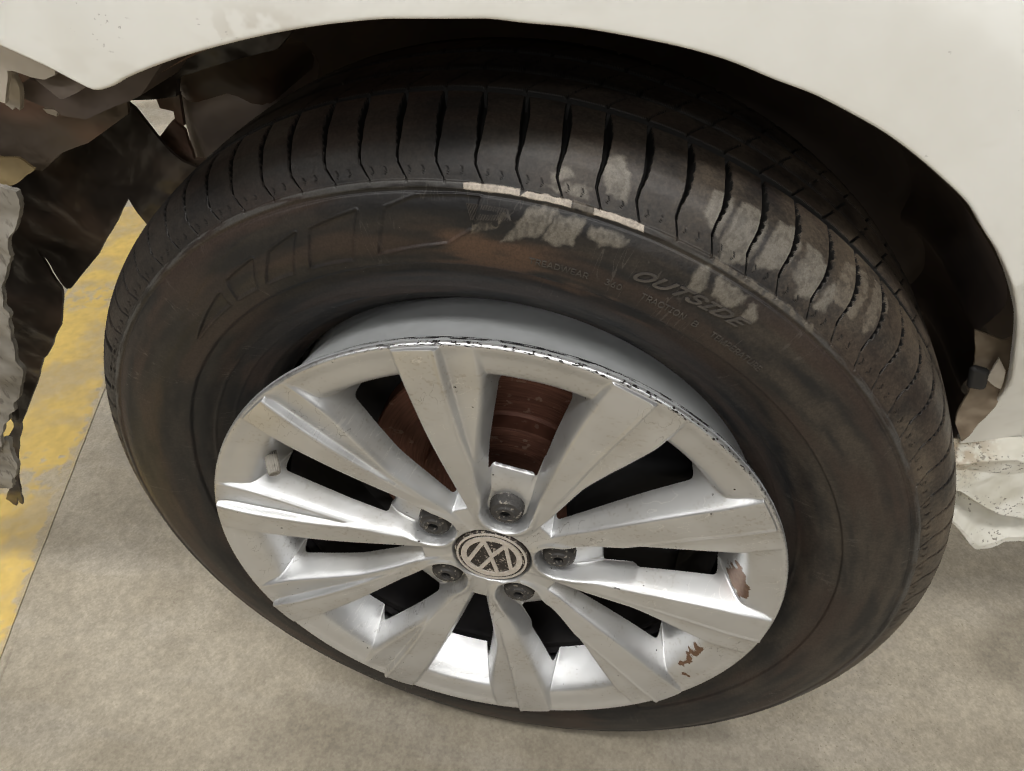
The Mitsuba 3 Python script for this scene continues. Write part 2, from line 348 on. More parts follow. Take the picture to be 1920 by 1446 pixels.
def floor_color(p, n, uv):
    d = (p.x - float(SA[0])) * float(SN[0]) + (p.y - float(SA[1])) * float(SN[1])
    joint = smoothstep(0.0024, 0.0006, dr.abs(d + 0.009 + 0.0015 * (fbm(p.x * 30, p.y * 30, 2.0) - 0.5))) * smoothstep(0.30, 0.55, fbm(p.x * 25, p.y * 25, 7.0))
    return mix(concrete(p), (0.12, 0.10, 0.075), joint * 0.35 * smoothstep(0.12, -0.06, (p.x - float(SA[0])) * float(SD[0]) + (p.y - float(SA[1])) * float(SD[1])))


def stripe_color(p, n, uv):
    m = fbm(p.x * 16, p.y * 16, 6.0, octaves=4)
    f = fbm(p.x * 90, p.y * 90, 7.0, octaves=3)
    col = mix((0.66, 0.465, 0.125), (0.52, 0.385, 0.16), smoothstep(0.35, 0.75, m)) * (0.86 + 0.28 * f)
    t = (p.x - float(SA[0])) * float(SD[0]) + (p.y - float(SA[1])) * float(SD[1])
    worn = 0.30 * smoothstep(0.50, 0.68, 0.6 * m + 0.4 * f)
    worn = dr.maximum(worn, smoothstep(0.40, 0.58, 0.55 * m + 0.45 * f) * (0.95 * smoothstep(0.075, 0.03, dr.abs(t - 0.335)) + 0.8 * smoothstep(0.07, 0.03, dr.abs(t - 0.86))))
    d = (p.x - float(SA[0])) * float(SN[0]) + (p.y - float(SA[1])) * float(SN[1])
    worn = dr.clip(dr.maximum(worn, 0.9 * smoothstep(0.016, 0.002, d - 0.03 * (f - 0.5) - 0.02 * (m - 0.5))), 0, 1)
    return mix(col, concrete(p), worn * 0.85)


scene['concrete'] = principled(mikit.proc(floor_color), 0.62, spec=0.35, bump=mikit.proc(lambda p, n, uv: 0.0006 * fbm(p.x * 70, p.y * 70, 1.0, octaves=4), eps=6e-4), bump_scale=1.0)
scene['yellow_paint'] = principled(mikit.proc(stripe_color), 0.55, spec=0.4, bump=mikit.proc(lambda p, n, uv: 0.0006 * fbm(p.x * 70, p.y * 70, 1.0, octaves=4), eps=6e-4), bump_scale=1.0)

# ------------------------------------------------------------------ floor and its painted stripe
fl = trimesh.creation.box((24, 24, 0.2))
fl.apply_translation([0, 0, -0.1])
put('floor', fl, 'concrete', kind='structure', label='worn beige concrete floor under the car', category='floor')
rng = np.random.default_rng(4)
t = np.linspace(-1.2, 1.28, 500)
wob = 0.0012 * (meshkit.fbm(np.c_[t * 30, t * 0, t * 0], 4) - 0.5) + 0.004 * np.clip(meshkit.fbm(np.c_[t * 9, t * 0 + 3, t * 0], 3) - 0.6, 0, 1)
wob2 = 0.006 * (meshkit.fbm(np.c_[t * 25, t * 0 + 9, t * 0], 4) - 0.5)
# the stripe ends where its paint has gone, just in front of the frame's left edge
P = np.vstack([SA + t[:, None] * SD + (0.001 + wob)[:, None] * SN, (SA + t[:, None] * SD + (0.16 + wob2)[:, None] * SN)[::-1]])
end = SA + 0.055 * SD
P = Polygon(P).buffer(0)
st = Manifold.extrude(CrossSection([np.array(max(getattr(P, 'geoms', [P]), key=lambda g: g.area).exterior.coords)[:-1]], fillrule=FillRule.EvenOdd), 0.0012).to_mesh()
sm = trimesh.Trimesh(np.array(st.vert_properties[:, :3], float) + [0, 0, 0.0005], np.array(st.tri_verts), process=False)
put('floor__painted_stripe', sm, 'yellow_paint', label='worn yellow line painted on the floor')

# ------------------------------------------------------------------ car: everything that moves together
labels['car'] = dict(label='white car with a wrecked front corner, its alloy wheel under a dirty arch', category='car')


def gx(x):
    x = np.asarray(x, float)
    return 0.194 * x + np.where(x < 0, np.where(x > -0.3, x * x, 0.09 + 0.6 * (-0.3 - x)), 0)


ARCH = np.array([[-0.70, 0.455], [-0.386, 0.412], [-0.263, 0.389], [-0.231, 0.382], [-0.212, 0.376], [-0.204, 0.374], [-0.192, 0.377], [-0.179, 0.383], [-0.158, 0.391], [-0.14, 0.397], [-0.115, 0.404], [-0.089, 0.41], [-0.058, 0.415], [-0.033, 0.417], [-0.016, 0.417], [0.005, 0.417], [0.025, 0.415], [0.047, 0.413], [0.072, 0.409], [0.097, 0.404], [0.119, 0.398], [0.143, 0.389], [0.163, 0.382], [0.183, 0.373], [0.205, 0.362], [0.223, 0.351], [0.242, 0.338], [0.263, 0.322], [0.28, 0.304], [0.291, 0.293], [0.311, 0.268], [0.332, 0.235], [0.354, 0.193], [0.375, 0.149], [0.381, 0.114], [0.383, 0.062]])
AOFF = np.r_[np.zeros(len(ARCH) - 5), 0.01, 0.025, 0.045, 0.06, 0.075]


def fender():
    s = np.r_[0, np.cumsum(np.linalg.norm(np.diff(ARCH, axis=0), axis=1))]
    ss = np.unique(np.r_[np.linspace(0, s[-1], 420), s])
    E = PchipInterpolator(s, ARCH)(ss)
    off = np.interp(ss, s, AOFF)
    cen = np.array([0.0, 0.05])
    D = E - cen
    D /= np.linalg.norm(D, axis=1, keepdims=True)
    rows = []
    for dist, dy in ((0.0015, 0.030), (0.0002, 0.012), (0.0, 0.0022), (0.00012, 0.0011), (0.0005, 0.0004), (0.0012, 0.0001), (0.0024, -0.0001)):
        rows.append((E + D * dist, dy))
    for dist in np.r_[np.linspace(0.008, 0.06, 12), np.linspace(0.07, 0.5, 30)]:
        rows.append((E + D * dist, 0.10 * dist - 0.0004))
    V = []
    for (Q, dy) in rows:
        x, z = Q[:, 0].copy(), Q[:, 1].copy()
        low = np.clip((E[:, 0] - 0.30) / 0.03, 0, 1)
        y = gx(np.clip(x, -0.75, 0.9)) + off + (dy * (1 - 0.65 * low) if dy > 0.005 else dy)
        tt = (x - 0.218) * 0.447 + (z - 0.424) * 0.894
        y = y + 0.95 * 0.5 * (tt + np.sqrt(tt * tt + 0.012 ** 2))
        over = np.clip(z - 0.50, 0, None)                      # folds over into the bonnet
        y = y + over * 1.6
        z = np.where(z > 0.50, 0.50 + 0.12 * over, z)
        y = y + 0.0012 * (meshkit.fbm(np.c_[x * 9, y * 9, z * 9], 2) - 0.5)
        V.append(np.c_[x, y, z + ZW])
    V = np.stack(V, 1)
    return trimesh.Trimesh(V.reshape(-1, 3), grid_faces(V.shape[0], V.shape[1]), process=False)


put('car__fender', fender(), 'white_paint', smooth=45, label='dirty white front fender round the wheel arch')


def sill():
    R = [([[0.36, 0.066], [0.384, 0.064], [0.43, 0.066], [0.50, 0.070], [0.9, 0.08]], 0.079),
         ([[0.371, 0.056], [0.384, 0.055], [0.403, 0.060], [0.427, 0.062], [0.9, 0.07]], 0.076),
         ([[0.375, 0.044], [0.388, 0.046], [0.41, 0.048], [0.434, 0.05], [0.442, 0.047], [0.9, 0.05]], 0.066),
         ([[0.378, 0.036], [0.392, 0.035], [0.413, 0.031], [0.440, 0.026], [0.9, 0.02]], 0.071),
         ([[0.382, 0.022], [0.398, 0.015], [0.418, 0.000], [0.45, -0.018], [0.472, -0.024], [0.9, -0.06]], 0.062),
         ([[0.383, 0.016], [0.399, 0.008], [0.420, -0.007], [0.452, -0.025], [0.474, -0.031], [0.9, -0.066]], 0.070),
         ([[0.385, 0.004], [0.405, -0.006], [0.430, -0.022], [0.46, -0.040], [0.48, -0.044], [0.9, -0.075]], 0.094),
         ([[0.392, -0.006], [0.410, -0.018], [0.437, -0.040], [0.465, -0.050], [0.485, -0.048], [0.9, -0.08]], 0.080),
         ([[0.398, -0.018], [0.414, -0.033], [0.452, -0.071], [0.464, -0.068], [0.476, -0.060], [0.9, -0.10]], 0.068),
         ([[0.4, -0.021], [0.416, -0.038], [0.453, -0.078], [0.465, -0.075], [0.477, -0.067], [0.9, -0.105]], 0.068),
         ([[0.4, -0.024], [0.416, -0.042], [0.453, -0.083], [0.465, -0.080], [0.477, -0.072], [0.9, -0.11]], 0.076),
         ([[0.4, -0.020], [0.416, -0.036], [0.453, -0.070], [0.465, -0.069], [0.477, -0.062], [0.9, -0.10]], 0.12)]
    n = 150
    rows = []
    for pts, off in R:
        pts = np.array(pts)
        xs = np.r_[np.linspace(pts[0, 0], 0.5, n - 20), np.linspace(0.51, 0.9, 20)]
        zs = 0.65 * np.interp(xs, pts[:, 0], pts[:, 1]) + 0.35 * PchipInterpolator(pts[:, 0], pts[:, 1])(xs)
        rows.append(np.c_[xs, gx(np.clip(xs, 0, 0.45)) + 0.194 * np.clip(xs - 0.45, 0, None) + off, zs])
    rows = np.array(rows)
    tt = np.linspace(0, len(R) - 1, 14 * (len(R) - 1) + 1)
    V = (1 - (tt % 1))[:, None, None] * rows[np.floor(tt).astype(int)] + (tt % 1)[:, None, None] * rows[np.minimum(np.floor(tt).astype(int) + 1, len(R) - 1)]
    v = V.reshape(-1, 3)
    nz = meshkit.fbm(v * [38, 38, 55], 4, 3) - 0.5
    nz2 = np.abs(meshkit.fbm(v * [70, 70, 110], 3, 8) - 0.5)
    nz3 = np.abs(meshkit.fbm(v * [95, 60, 210], 3, 17) - 0.5)
    v[:, 1] += 0.006 * (meshkit.fbm(v * [22, 22, 36], 2, 3) - 0.5) - 0.012 * np.minimum(np.abs(meshkit.fbm(v * [34, 20, 30], 2, 8) - 0.5), 0.12) + 0.0012 * nz
    v[:, 2] += 0.0015 * (meshkit.fbm(v * 60, 3, 5) - 0.5)
    v[:, 2] += ZW
    return trimesh.Trimesh(v, grid_faces(V.shape[0], V.shape[1]), process=False)


put('car__sill', sill(), 'scraped_white', smooth=18, label='crumpled scraped white sill behind the tyre')


def wavy(amp, f, seed=0, curve=None):
    def fn(v):
        v = v.copy()
        if curve is not None:
            v = curve(v)
        v[:, 1] += amp * (meshkit.fbm(v * [f, f * 0.3, f], 3, seed) - 0.5)
        return v
    return fn


RFL = [[0.339, 0.192], [0.351, 0.188], [0.36, 0.186], [0.366, 0.19], [0.371, 0.18], [0.376, 0.165], [0.378, 0.152], [0.381, 0.138], [0.380, 0.121], [0.376, 0.100], [0.371, 0.083], [0.359, 0.102], [0.358, 0.115], [0.356, 0.136], [0.353, 0.15], [0.35, 0.164]]
put('car__arch_flange', sheet(RFL, 0.128, 0.002, 0.004, wavy(0.012, 40, 2)), 'mud', smooth=40, label='muddy bent inner edge of the wheel arch')
put('car__liner_clip', hull_of([(0.349, 0.122, 0.161 + ZW), (0.356, 0.122, 0.159 + ZW), (0.359, 0.122, 0.147 + ZW), (0.352, 0.122, 0.147 + ZW)], [0.0035, 0.004, 0.0035, 0.003]), 'dull_black', smooth=40)
put('car__torn_tab', sheet([[0.359, 0.155], [0.36, 0.175], [0.368, 0.165], [0.373, 0.146], [0.367, 0.149]], 0.120, 0.0015, 0.003, wavy(0.006, 60, 5)), 'cream_plastic', smooth=40)

# wheel well behind the arch
well = revolve([(0.412, 0.055), (0.412, 0.10), (0.414, 0.20), (0.410, 0.30), (0.40, 0.335)], 150, 2, 97, 24)
ang = np.degrees(np.arctan2(well.vertices[:, 2], well.vertices[:, 0]))
rib = np.exp(-((ang - 27) / 3.0) ** 2) + np.exp(-((ang - 14) / 2.6) ** 2) + np.exp(-((ang - 3) / 2.6) ** 2)
well.vertices[:, [0, 2]] *= (1 - 0.045 * rib)[:, None]
well.vertices[:, 1] += (np.clip(gx(well.vertices[:, 0]) - 0.02, -0.02, 0.08) + 0.075 * np.clip((38 - ang) / 20, 0, 1)) * np.clip(1 - (well.vertices[:, 1] - 0.055) / 0.25, 0, 1)
put('car__arch_liner', up(well), 'liner_plastic', smooth=50, label='black ribbed wheel arch liner')
put('car__inner_panel', up(revolve([(0.417, 0.03), (0.417, 0.14), (0.414, 0.28), (0.39, 0.33)], 40, 97.6, 117, 16)), 'inner_brown', smooth=50, label='brown inner panel above the front of the tyre')
bw = box(-0.36, 0.50, 0.345, 0.36, 0.20, 0.83)
put('car__bulkhead', bw, 'liner_plastic')

# washer tank seen between the liner and the tyre
tk = hull_of([(-0.268, 0.215, 0.290), (-0.240, 0.215, 0.302), (-0.225, 0.215, 0.296), (-0.28, 0.22, 0.245), (-0.235, 0.22, 0.262), (-0.268, 0.30, 0.290), (-0.225, 0.30, 0.296), (-0.28, 0.30, 0.24), (-0.235, 0.30, 0.26)], [0.024, 0.022, 0.018, 0.018, 0.018, 0.024, 0.018, 0.018, 0.018])
put('car__washer_tank', up(tk), 'grey_tank', smooth=40, label='dusty rounded tank behind the torn liner')
put('car__washer_tank__cover', up(hull_of([(-0.268, 0.212, 0.307), (-0.245, 0.212, 0.318), (-0.222, 0.212, 0.305), (-0.268, 0.29, 0.307), (-0.222, 0.29, 0.305)], [0.021, 0.020, 0.016, 0.02, 0.016])), 'brown_sheet', smooth=40)

# broken bumper corner, left of the wheel
BSTRIP = [[-0.60, 0.50], [-0.322, 0.396], [-0.293, 0.383], [-0.277, 0.377], [-0.262, 0.370], [-0.264, 0.364], [-0.272, 0.361], [-0.28, 0.362], [-0.291, 0.365], [-0.295, 0.365], [-0.296, 0.362], [-0.297, 0.36], [-0.306, 0.345], [-0.309, 0.346], [-0.327, 0.351], [-0.343, 0.357], [-0.60, 0.36]]
put('car__bumper', sheet(BSTRIP, 0.05, 0.003, 0.008, wavy(0.006, 20, 1)), 'cream_plastic', smooth=35, label='cream remnant of the bumper under the fender edge')
put('car__bumper_bracket', sheet([[-0.3155, 0.3575], [-0.309, 0.357], [-0.3085, 0.349], [-0.317, 0.333], [-0.3195, 0.335], [-0.322, 0.333], [-0.3265, 0.336]], 0.07, 0.004, 0.004, wavy(0.006, 90, 4)), 'cream_plastic', smooth=35, label='ragged cream bracket stub')
put('car__bumper_flap', sheet([[-0.303, 0.360], [-0.288, 0.362], [-0.272, 0.365], [-0.256, 0.354], [-0.263, 0.350], [-0.271, 0.347], [-0.274, 0.347], [-0.292, 0.3545]], 0.058, 0.003, 0.004, lambda v: np.c_[v[:, 0], v[:, 1] + 1.1 * (v[:, 2] - ZW - 0.347), v[:, 2]]), 'dirty_plastic', smooth=35, label='brown flap with a bright torn edge')
put('car__plastic_chip', sheet([[-0.326, 0.323], [-0.314, 0.323], [-0.318, 0.318], [-0.324, 0.32]], 0.10, 0.003, 0.004), 'cream_plastic')
FOAM = [[-0.33, 0.34], [-0.31, 0.35], [-0.291, 0.345], [-0.276, 0.350], [-0.267, 0.352], [-0.239, 0.362], [-0.215, 0.375], [-0.205, 0.37], [-0.235, 0.343], [-0.244, 0.339], [-0.256, 0.335], [-0.279, 0.326], [-0.297, 0.327], [-0.3, 0.332], [-0.307, 0.333]]
put('car__bumper_foam', sheet(FOAM, 0.08, 0.05, 0.008, wavy(0.010, 40, 7)), 'liner_plastic', smooth=40)
SUP = [[-0.50, 0.40], [-0.376, 0.345], [-0.33, 0.345], [-0.300, 0.339], [-0.274, 0.324], [-0.277, 0.315], [-0.32, 0.29], [-0.341, 0.283], [-0.358, 0.271], [-0.363, 0.268], [-0.374, 0.269], [-0.382, 0.271], [-0.394, 0.274], [-0.398, 0.276], [-0.60, 0.279]]
put('car__inner_strip', sheet([[-0.315, 0.319], [-0.29, 0.328], [-0.247, 0.346], [-0.208, 0.364], [-0.162, 0.374], [-0.152, 0.37], [-0.169, 0.355], [-0.211, 0.344], [-0.244, 0.334], [-0.252, 0.33], [-0.256, 0.318], [-0.271, 0.316], [-0.296, 0.314], [-0.309, 0.308], [-0.327, 0.301]], 0.15, 0.006, 0.006, wavy(0.010, 50, 21)), 'black_plastic', smooth=40)
put('car__inner_bracket', sheet([[-0.290, 0.310], [-0.269, 0.312], [-0.273, 0.286], [-0.279, 0.29], [-0.278, 0.297], [-0.289, 0.299]], 0.175, 0.004, 0.005), 'brown_sheet')
put('car__inner_bracket', sheet([[-0.301, 0.274], [-0.293, 0.281], [-0.283, 0.289], [-0.277, 0.28], [-0.275, 0.257], [-0.240, 0.255], [-0.225, 0.235], [-0.30, 0.20], [-0.32, 0.257]], 0.18, 0.004, 0.006, wavy(0.02, 30, 22)), 'brown_sheet', smooth=40)
put('car__torn_liner', sheet(SUP, 0.118, 0.003, 0.006, lambda v: wavy(0.010, 34, 13)(wavy(0.022, 14, 3)(v))), 'brown_sheet', smooth=40, label='torn dark brown plastic sheet, upper piece')
LIN = [[-0.62, 0.40], [-0.379, 0.37], [-0.315, 0.345], [-0.304, 0.307], [-0.297, 0.299], [-0.291, 0.291], [-0.285, 0.281], [-0.27, 0.265], [-0.248, 0.254], [-0.255, 0.244], [-0.297, 0.206], [-0.319, 0.190], [-0.324, 0.211], [-0.33, 0.229], [-0.349, 0.206], [-0.37, 0.184], [-0.383, 0.169], [-0.405, 0.149], [-0.428, 0.128], [-0.434, 0.126], [-0.436, 0.13], [-0.44, 0.15], [-0.445, 0.169], [-0.4455, 0.157], [-0.441, 0.126], [-0.444, 0.114], [-0.458, 0.082], [-0.473, 0.063], [-0.494, 0.038], [-0.497, 0.037], [-0.504, 0.028], [-0.54, -0.022], [-0.592, -0.099], [-0.606, -0.126], [-0.619, -0.159], [-0.626, -0.183], [-0.647, -0.224], [-0.649, -0.22], [-0.642, -0.203], [-0.657, -0.228], [-0.662, -0.227], [-0.662, -0.212], [-0.64, -0.183], [-0.629, -0.156], [-0.615, -0.108], [-0.589, -0.078], [-0.551, 0.007], [-0.60, 0.079], [-0.70, 0.068]]
put('car__torn_liner', sheet(LIN, 0.158, 0.003, 0.009, lambda v: wavy(0.012, 30, 16)(wavy(0.016, 11, 6)(v))), 'black_plastic', smooth=40, label='large torn black sheet hanging to the floor, with a hole')
BLOW = [[-0.70, 0.277], [-0.35, 0.28], [-0.342, 0.277], [-0.344, 0.272], [-0.363, 0.243], [-0.386, 0.21], [-0.395, 0.193], [-0.405, 0.167], [-0.416, 0.135], [-0.42, 0.12], [-0.421, 0.103], [-0.439, 0.076], [-0.459, 0.05], [-0.465, 0.043], [-0.481, 0.024], [-0.491, 0.011], [-0.495, 0.0], [-0.507, -0.017], [-0.85, -0.074]]
rngb = np.random.default_rng(8)


def rag(P, step=0.003, amp=0.0009):
    P = np.array(P)
    s = np.r_[0, np.cumsum(np.linalg.norm(np.diff(P, axis=0), axis=1))]
    ss = np.arange(0, s[-1], step)
    Q = np.c_[np.interp(ss, s, P[:, 0]), np.interp(ss, s, P[:, 1])]
    k = rngb.normal(0, 1, Q.shape)
    k = k + np.roll(k, 1, 0) + np.roll(k, 2, 0) + 0.5 * np.roll(k, 3, 0)
    return Q + amp * 0.5 * k


put('car__bumper', sheet(rag(BLOW), 0.066, 0.0045, 0.006, wavy(0.014, 26, 9)), 'grey_primer', smooth=35, label='ragged grey broken end of the front bumper')
put('car__bumper', sheet(rag([[-0.85, -0.04], [-0.496, -0.002], [-0.499, -0.023], [-0.503, -0.043], [-0.518, -0.062], [-0.528, -0.078], [-0.85, -0.16]]), 0.074, 0.005, 0.006, wavy(0.012, 30, 11)), 'grey_primer', smooth=35, label='lower ragged splinter of the broken bumper')
put('car__bumper_skin', sheet(rag([[-0.44, 0.295], [-0.388, 0.292], [-0.364, 0.291], [-0.352, 0.290], [-0.344, 0.284], [-0.341, 0.284], [-0.349, 0.280], [-0.358, 0.272], [-0.371, 0.268], [-0.44, 0.25]], amp=0.0006), 0.085, 0.002, 0.006, wavy(0.010, 40, 31)), 'yellow_reflect_plastic', smooth=35, label='scrap of bumper skin with a yellow reflection painted in')

# ------------------------------------------------------------------ tyre
PROF = np.array([(.2135, .090), (.2175, .082), (.2305, .065), (.2485, .047), (.2715, .031), (.2945, .0235), (.3146, .0245), (.3285, .030), (.3395, .0365), (.349, .0445), (.3565, .056), (.3602, .07), (.362, .086), (.3640, .115), (.3645, .15), (.3625, .185), (.356, .21), (.340, .232), (.315, .245), (.28, .246), (.25, .235), (.22, .21), (.215, .2)])
TR = Ro.from_euler('xz', [0.0162, -0.0528]).as_matrix()
TC = np.array([-0.0101, 0.0001, -0.0045 + ZW])
_s = np.r_[0, np.cumsum(np.linalg.norm(np.diff(PROF, axis=0), axis=1))]
_pf = PchipInterpolator(_s, PROF)


def tyre_at(th, s, h):
    """World points on the tyre at angle th (degrees), s (mm along the section from the outer bead), h metres proud."""
    s = np.asarray(s, float) / 1000.0
    p, d = _pf(s), _pf(s, 1)
    n = np.stack([d[..., 1], -d[..., 0]], -1)
    n /= np.linalg.norm(n, axis=-1, keepdims=True)
    n = np.where((n[..., :1] * 0 + n[..., 1:] * 0) == 0, n, n)
    q = p - h[..., None] * n if False else p + h[..., None] * NSIGN * n
    a = np.radians(th)
    L = np.stack([q[..., 0] * np.cos(a), q[..., 1] + 0 * a, q[..., 0] * np.sin(a)], -1)
    W = L @ TR.T + TC
    W[..., 2] = np.where(W[..., 2] < 0.0004, 0.0004, W[..., 2])
    return W


NSIGN = 1.0
_d0 = _pf(0.24, 1)
NSIGN = 1.0 if _d0[1] > 0 else -1.0      # at the crown the outward normal must point to larger r
S_END = _s[-1] * 1000


def zone(s, a, b, e=0.8):
    return 1 / (1 + np.exp(-np.clip((s - a) / e, -40, 40))) / (1 + np.exp(-np.clip((b - s) / -e * -1, -40, 40))) if False else 0.25 * (1 + np.tanh((s - a) / e)) * (1 + np.tanh((b - s) / e))


NS = 92
PITCH = 360.0 / NS
rs = np.random.default_rng(12)
JIT = rs.normal(0, 0.12, NS)
PANELS = [
    [(101.6, 100.3), (99.1, 130.2), (95.6, 136.6), (91.0, 138.2), (88.8, 138.2), (89.6, 119.5), (92.5, 108.9)],
    [(108.8, 123.8), (102.4, 130.2), (105.5, 98.2), (111.8, 98.2)], [(115.7, 117.4), (110.8, 123.8), (114.8, 98.2), (119.5, 98.2)],
    [(124.2, 113.1), (118.4, 117.4), (121.6, 98.2), (125.6, 98.2)], [(126.7, 108.9), (131.0, 104.0), (137.5, 96.1), (127.5, 98.2)]]


def poly_sd(u, s, P):
    """Signed distance (mm, negative inside) to an outline given in (degrees, mm), vectorised numpy."""
    k = 5.2
    P = np.array(P) * [k, 1]
    x, y = u * k, s
    d = np.full(np.broadcast(x, y).shape, 1e9)
    c = np.zeros(d.shape, bool)
    for a, b in zip(P, np.roll(P, -1, 0)):
        e, wx, wy = b - a, x - a[0], y - a[1]
        t = np.clip((wx * e[0] + wy * e[1]) / (e @ e), 0, 1)
        d = np.minimum(d, np.hypot(wx - t * e[0], wy - t * e[1]))
        if a[1] != b[1]:
            c ^= ((a[1] > y) != (b[1] > y)) & (x < (b[0] - a[0]) * (y - a[1]) / (b[1] - a[1]) + a[0])
    return np.where(c, -d, d)


def tyre_height(th, s):
    h = np.zeros(np.broadcast(th, s).shape)
    k = np.floor((th + PITCH / 2 - 0.1) / PITCH).astype(int) % NS
    base = th - 0.1
    ph = (base + PITCH / 2) % PITCH - PITCH / 2 - JIT[k]                   # degrees from the nearest sipe
    r = 0.355
    # slots across the outer shoulder
    line = np.interp(s, [145, 150, 156, 163, 171, 180, 190, 200, 211], [-1.45, -1.0, -0.42, -0.38, -0.45, -0.30, -0.12, 0.12, 0.42])
    wid = np.interp(s, [145, 156, 166, 178, 190, 205, 211], [0.55, 0.75, 1.0, 1.65, 2.05, 1.6, 1.2])
    dep = np.interp(s, [145, 150, 158, 170, 180], [1.2, 2.6, 4.4, 8.0, 9.0])
    x = np.radians(ph - line) * r * 1000
    h -= dep * np.exp(-(x / (wid * 1.15)) ** 8) * zone(s, 144.5, 211.0, 0.6)
    # little zigzag marks along the shoulder's lower edge
    for o in (0.75, 2.15):
        q = (base - o + PITCH / 2) % PITCH - PITCH / 2
        tri = np.abs(((s - 148.5) / 2.6) % 2 - 1) - 0.5
        xx = np.radians(q) * r * 1000 - 1.3 * tri
        h -= 1.1 * np.exp(-(xx / 0.62) ** 4) * zone(s, 148.6, 154.0, 0.35)
    # grooves round the tyre
    for g, w in ((216, 3.6), (248, 4.4), (281, 4.4), (313, 3.6)):
        h -= 6.5 * np.exp(-((s - g) / w) ** 6)
    # slits across the centre ribs, and the inner shoulder's slots
    for a, b, sl, o, dp in ((220, 240, 0.085, 0.8, 3.5), (252, 269, 0.085, 2.2, 3.5), (285, 303, 0.09, 0.2, 3.5), (318, 372, 0.012, 1.5, 5.0)):
        q = (base - o + sl * (s - a) + PITCH / 2) % PITCH - PITCH / 2
        h -= dp * np.exp(-(np.radians(q) * r * 1000 / (0.85 if dp < 4 else 1.5)) ** 4) * zone(s, a, b, 0.8)
    # scraped rib between sidewall and tread, and the mould lines of the sidewall
    h += 1.1 * zone(s, 141.3, 145.4, 0.35)
    h -= 0.7 * np.exp(-((s - 139.6) / 0.8) ** 2)
    bl = np.interp(th, [50, 91, 118, 148, 165], [93.5, 92.0, 87.0, 81.0, 77.0])
    h += 0.8 * np.tanh((s - bl) / 0.5) * np.exp(-((s - bl) / 6) ** 2)
    h += 0.8 * np.exp(-((s - 59.5) / 0.8) ** 2) + 0.6 * np.exp(-((s - 44.0) / 0.9) ** 2) + 0.7 * zone(s, 22.0, 29.0, 0.8)
    hi = (th > 84) & (th < 140)
    for P in PANELS:
        sd = poly_sd(th, s, P)
        h += np.where(hi, -1.1 * 0.5 * (1 - np.tanh(sd / 0.4)), 0)
        h += np.where(hi, 0.8 * np.exp(-((sd - 0.8) / 0.5) ** 2), 0)
    w = poly_sd(th, s, [(133.1, 134.5), (136.1, 113.1), (135.0, 113.1), (127.5, 119.4), (122.4, 125.8), (112.0, 134.0), (104.0, 138.5), (118.0, 138.5)])
    h += np.where(hi, 0.35 * 0.5 * (1 - np.tanh(w / 0.5)), 0)
    # the sidewall is not quite even
    h += 0.5 * (meshkit.fbm(np.stack(np.broadcast_arrays(th * 0.12, s * 0.03, 0 * th * s), -1), 3) - 0.5)
    return h / 1000.0


s_grid = np.unique(np.round(np.r_[np.arange(0, 40, 2.0), np.arange(40, 90, 1.2), np.arange(90, 138, 0.75), np.arange(138, 158, 0.42), np.arange(158, 214, 1.1), np.arange(211, 221, 0.8), np.arange(221, 330, 1.15), np.arange(330, 380, 2.0), np.arange(380, S_END, 7.0), S_END], 3))
s_grid = s_grid[np.r_[True, np.diff(s_grid) > 0.3]]
t_grid = [-56.0]
for k in range(-13, 39):                       # grid lines follow the slots, closest at their edges
    c = k * PITCH + 0.1 + JIT[k % NS]
    t_grid += list(c + np.r_[np.arange(-1.9, -0.60, 0.165), np.arange(-0.56, 0.57, 0.052), np.arange(0.62, 1.95, 0.165)])
t_grid = np.unique(np.round(np.r_[t_grid, np.arange(151, 304, 0.5), 304.0], 4))
t_grid = t_grid[np.r_[True, np.diff(t_grid) > 0.035]]
t_grid[-1] = 304.0
TH, SG = np.meshgrid(t_grid, s_grid, indexing='ij')
TH = TH + np.interp(SG, [132, 145, 150, 156, 163, 171, 180, 190, 200, 211, 216], [0, -1.45, -1.0, -0.42, -0.38, -0.45, -0.30, -0.12, 0.12, 0.42, 0.0]) * ((TH > -50) & (TH < 149))
TV = tyre_at(TH, SG, tyre_height(TH, SG)).reshape(-1, 3)
TF = grid_faces(*TH.shape)
TN = vertex_normals(TV, TF)
HT = tyre_height(TH, SG)
flat_n = vertex_normals(tyre_at(TH, SG, np.zeros(TH.shape)).reshape(-1, 3), TF)
keep_flat = ((SG > 146.5) & (SG < 330) & (HT > -0.0007)).reshape(-1)
TN[keep_flat] = flat_n[keep_flat]
TUV = np.stack([TH, SG], -1).reshape(-1, 2) / 100.0
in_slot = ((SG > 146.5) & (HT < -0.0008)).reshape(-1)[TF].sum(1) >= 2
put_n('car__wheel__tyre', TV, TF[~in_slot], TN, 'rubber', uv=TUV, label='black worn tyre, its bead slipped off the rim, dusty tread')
scene['shaded_slot_rubber'] = principled((0.009, 0.0085, 0.008), 0.7, spec=0.2)          # free of dust, and darkened in colour to deepen the slot shade
put_n('car__wheel__tread_grooves', TV, TF[in_slot], TN, 'shaded_slot_rubber', kind='stuff', label='dark slots and grooves cut into the tyre tread')


def lettering(text, th0, th1, s0, s1, height, proud=0.0009, slant=0.0, bold=False):
    """Raised letters round the sidewall, reading clockwise from th0 to th1 (degrees) on the line s0..s1 (mm)."""
    m = meshkit.text_mesh(text, height, proud, bold)
    v = np.array(m.vertices)
    x0, x1 = v[:, 0].min(), v[:, 0].max()
    v[:, 0] += slant * v[:, 1]
    f = (v[:, 0] - x0) / (x1 - x0)
    th = th0 + (th1 - th0) * f
    s = s0 + (s1 - s0) * f + v[:, 1] * 1000
    W = tyre_at(th, s, v[:, 2] - 0.0001)
    return trimesh.Trimesh(W, np.array(m.faces)[:, ::-1], process=False), np.stack([th, s], -1) / 100.0


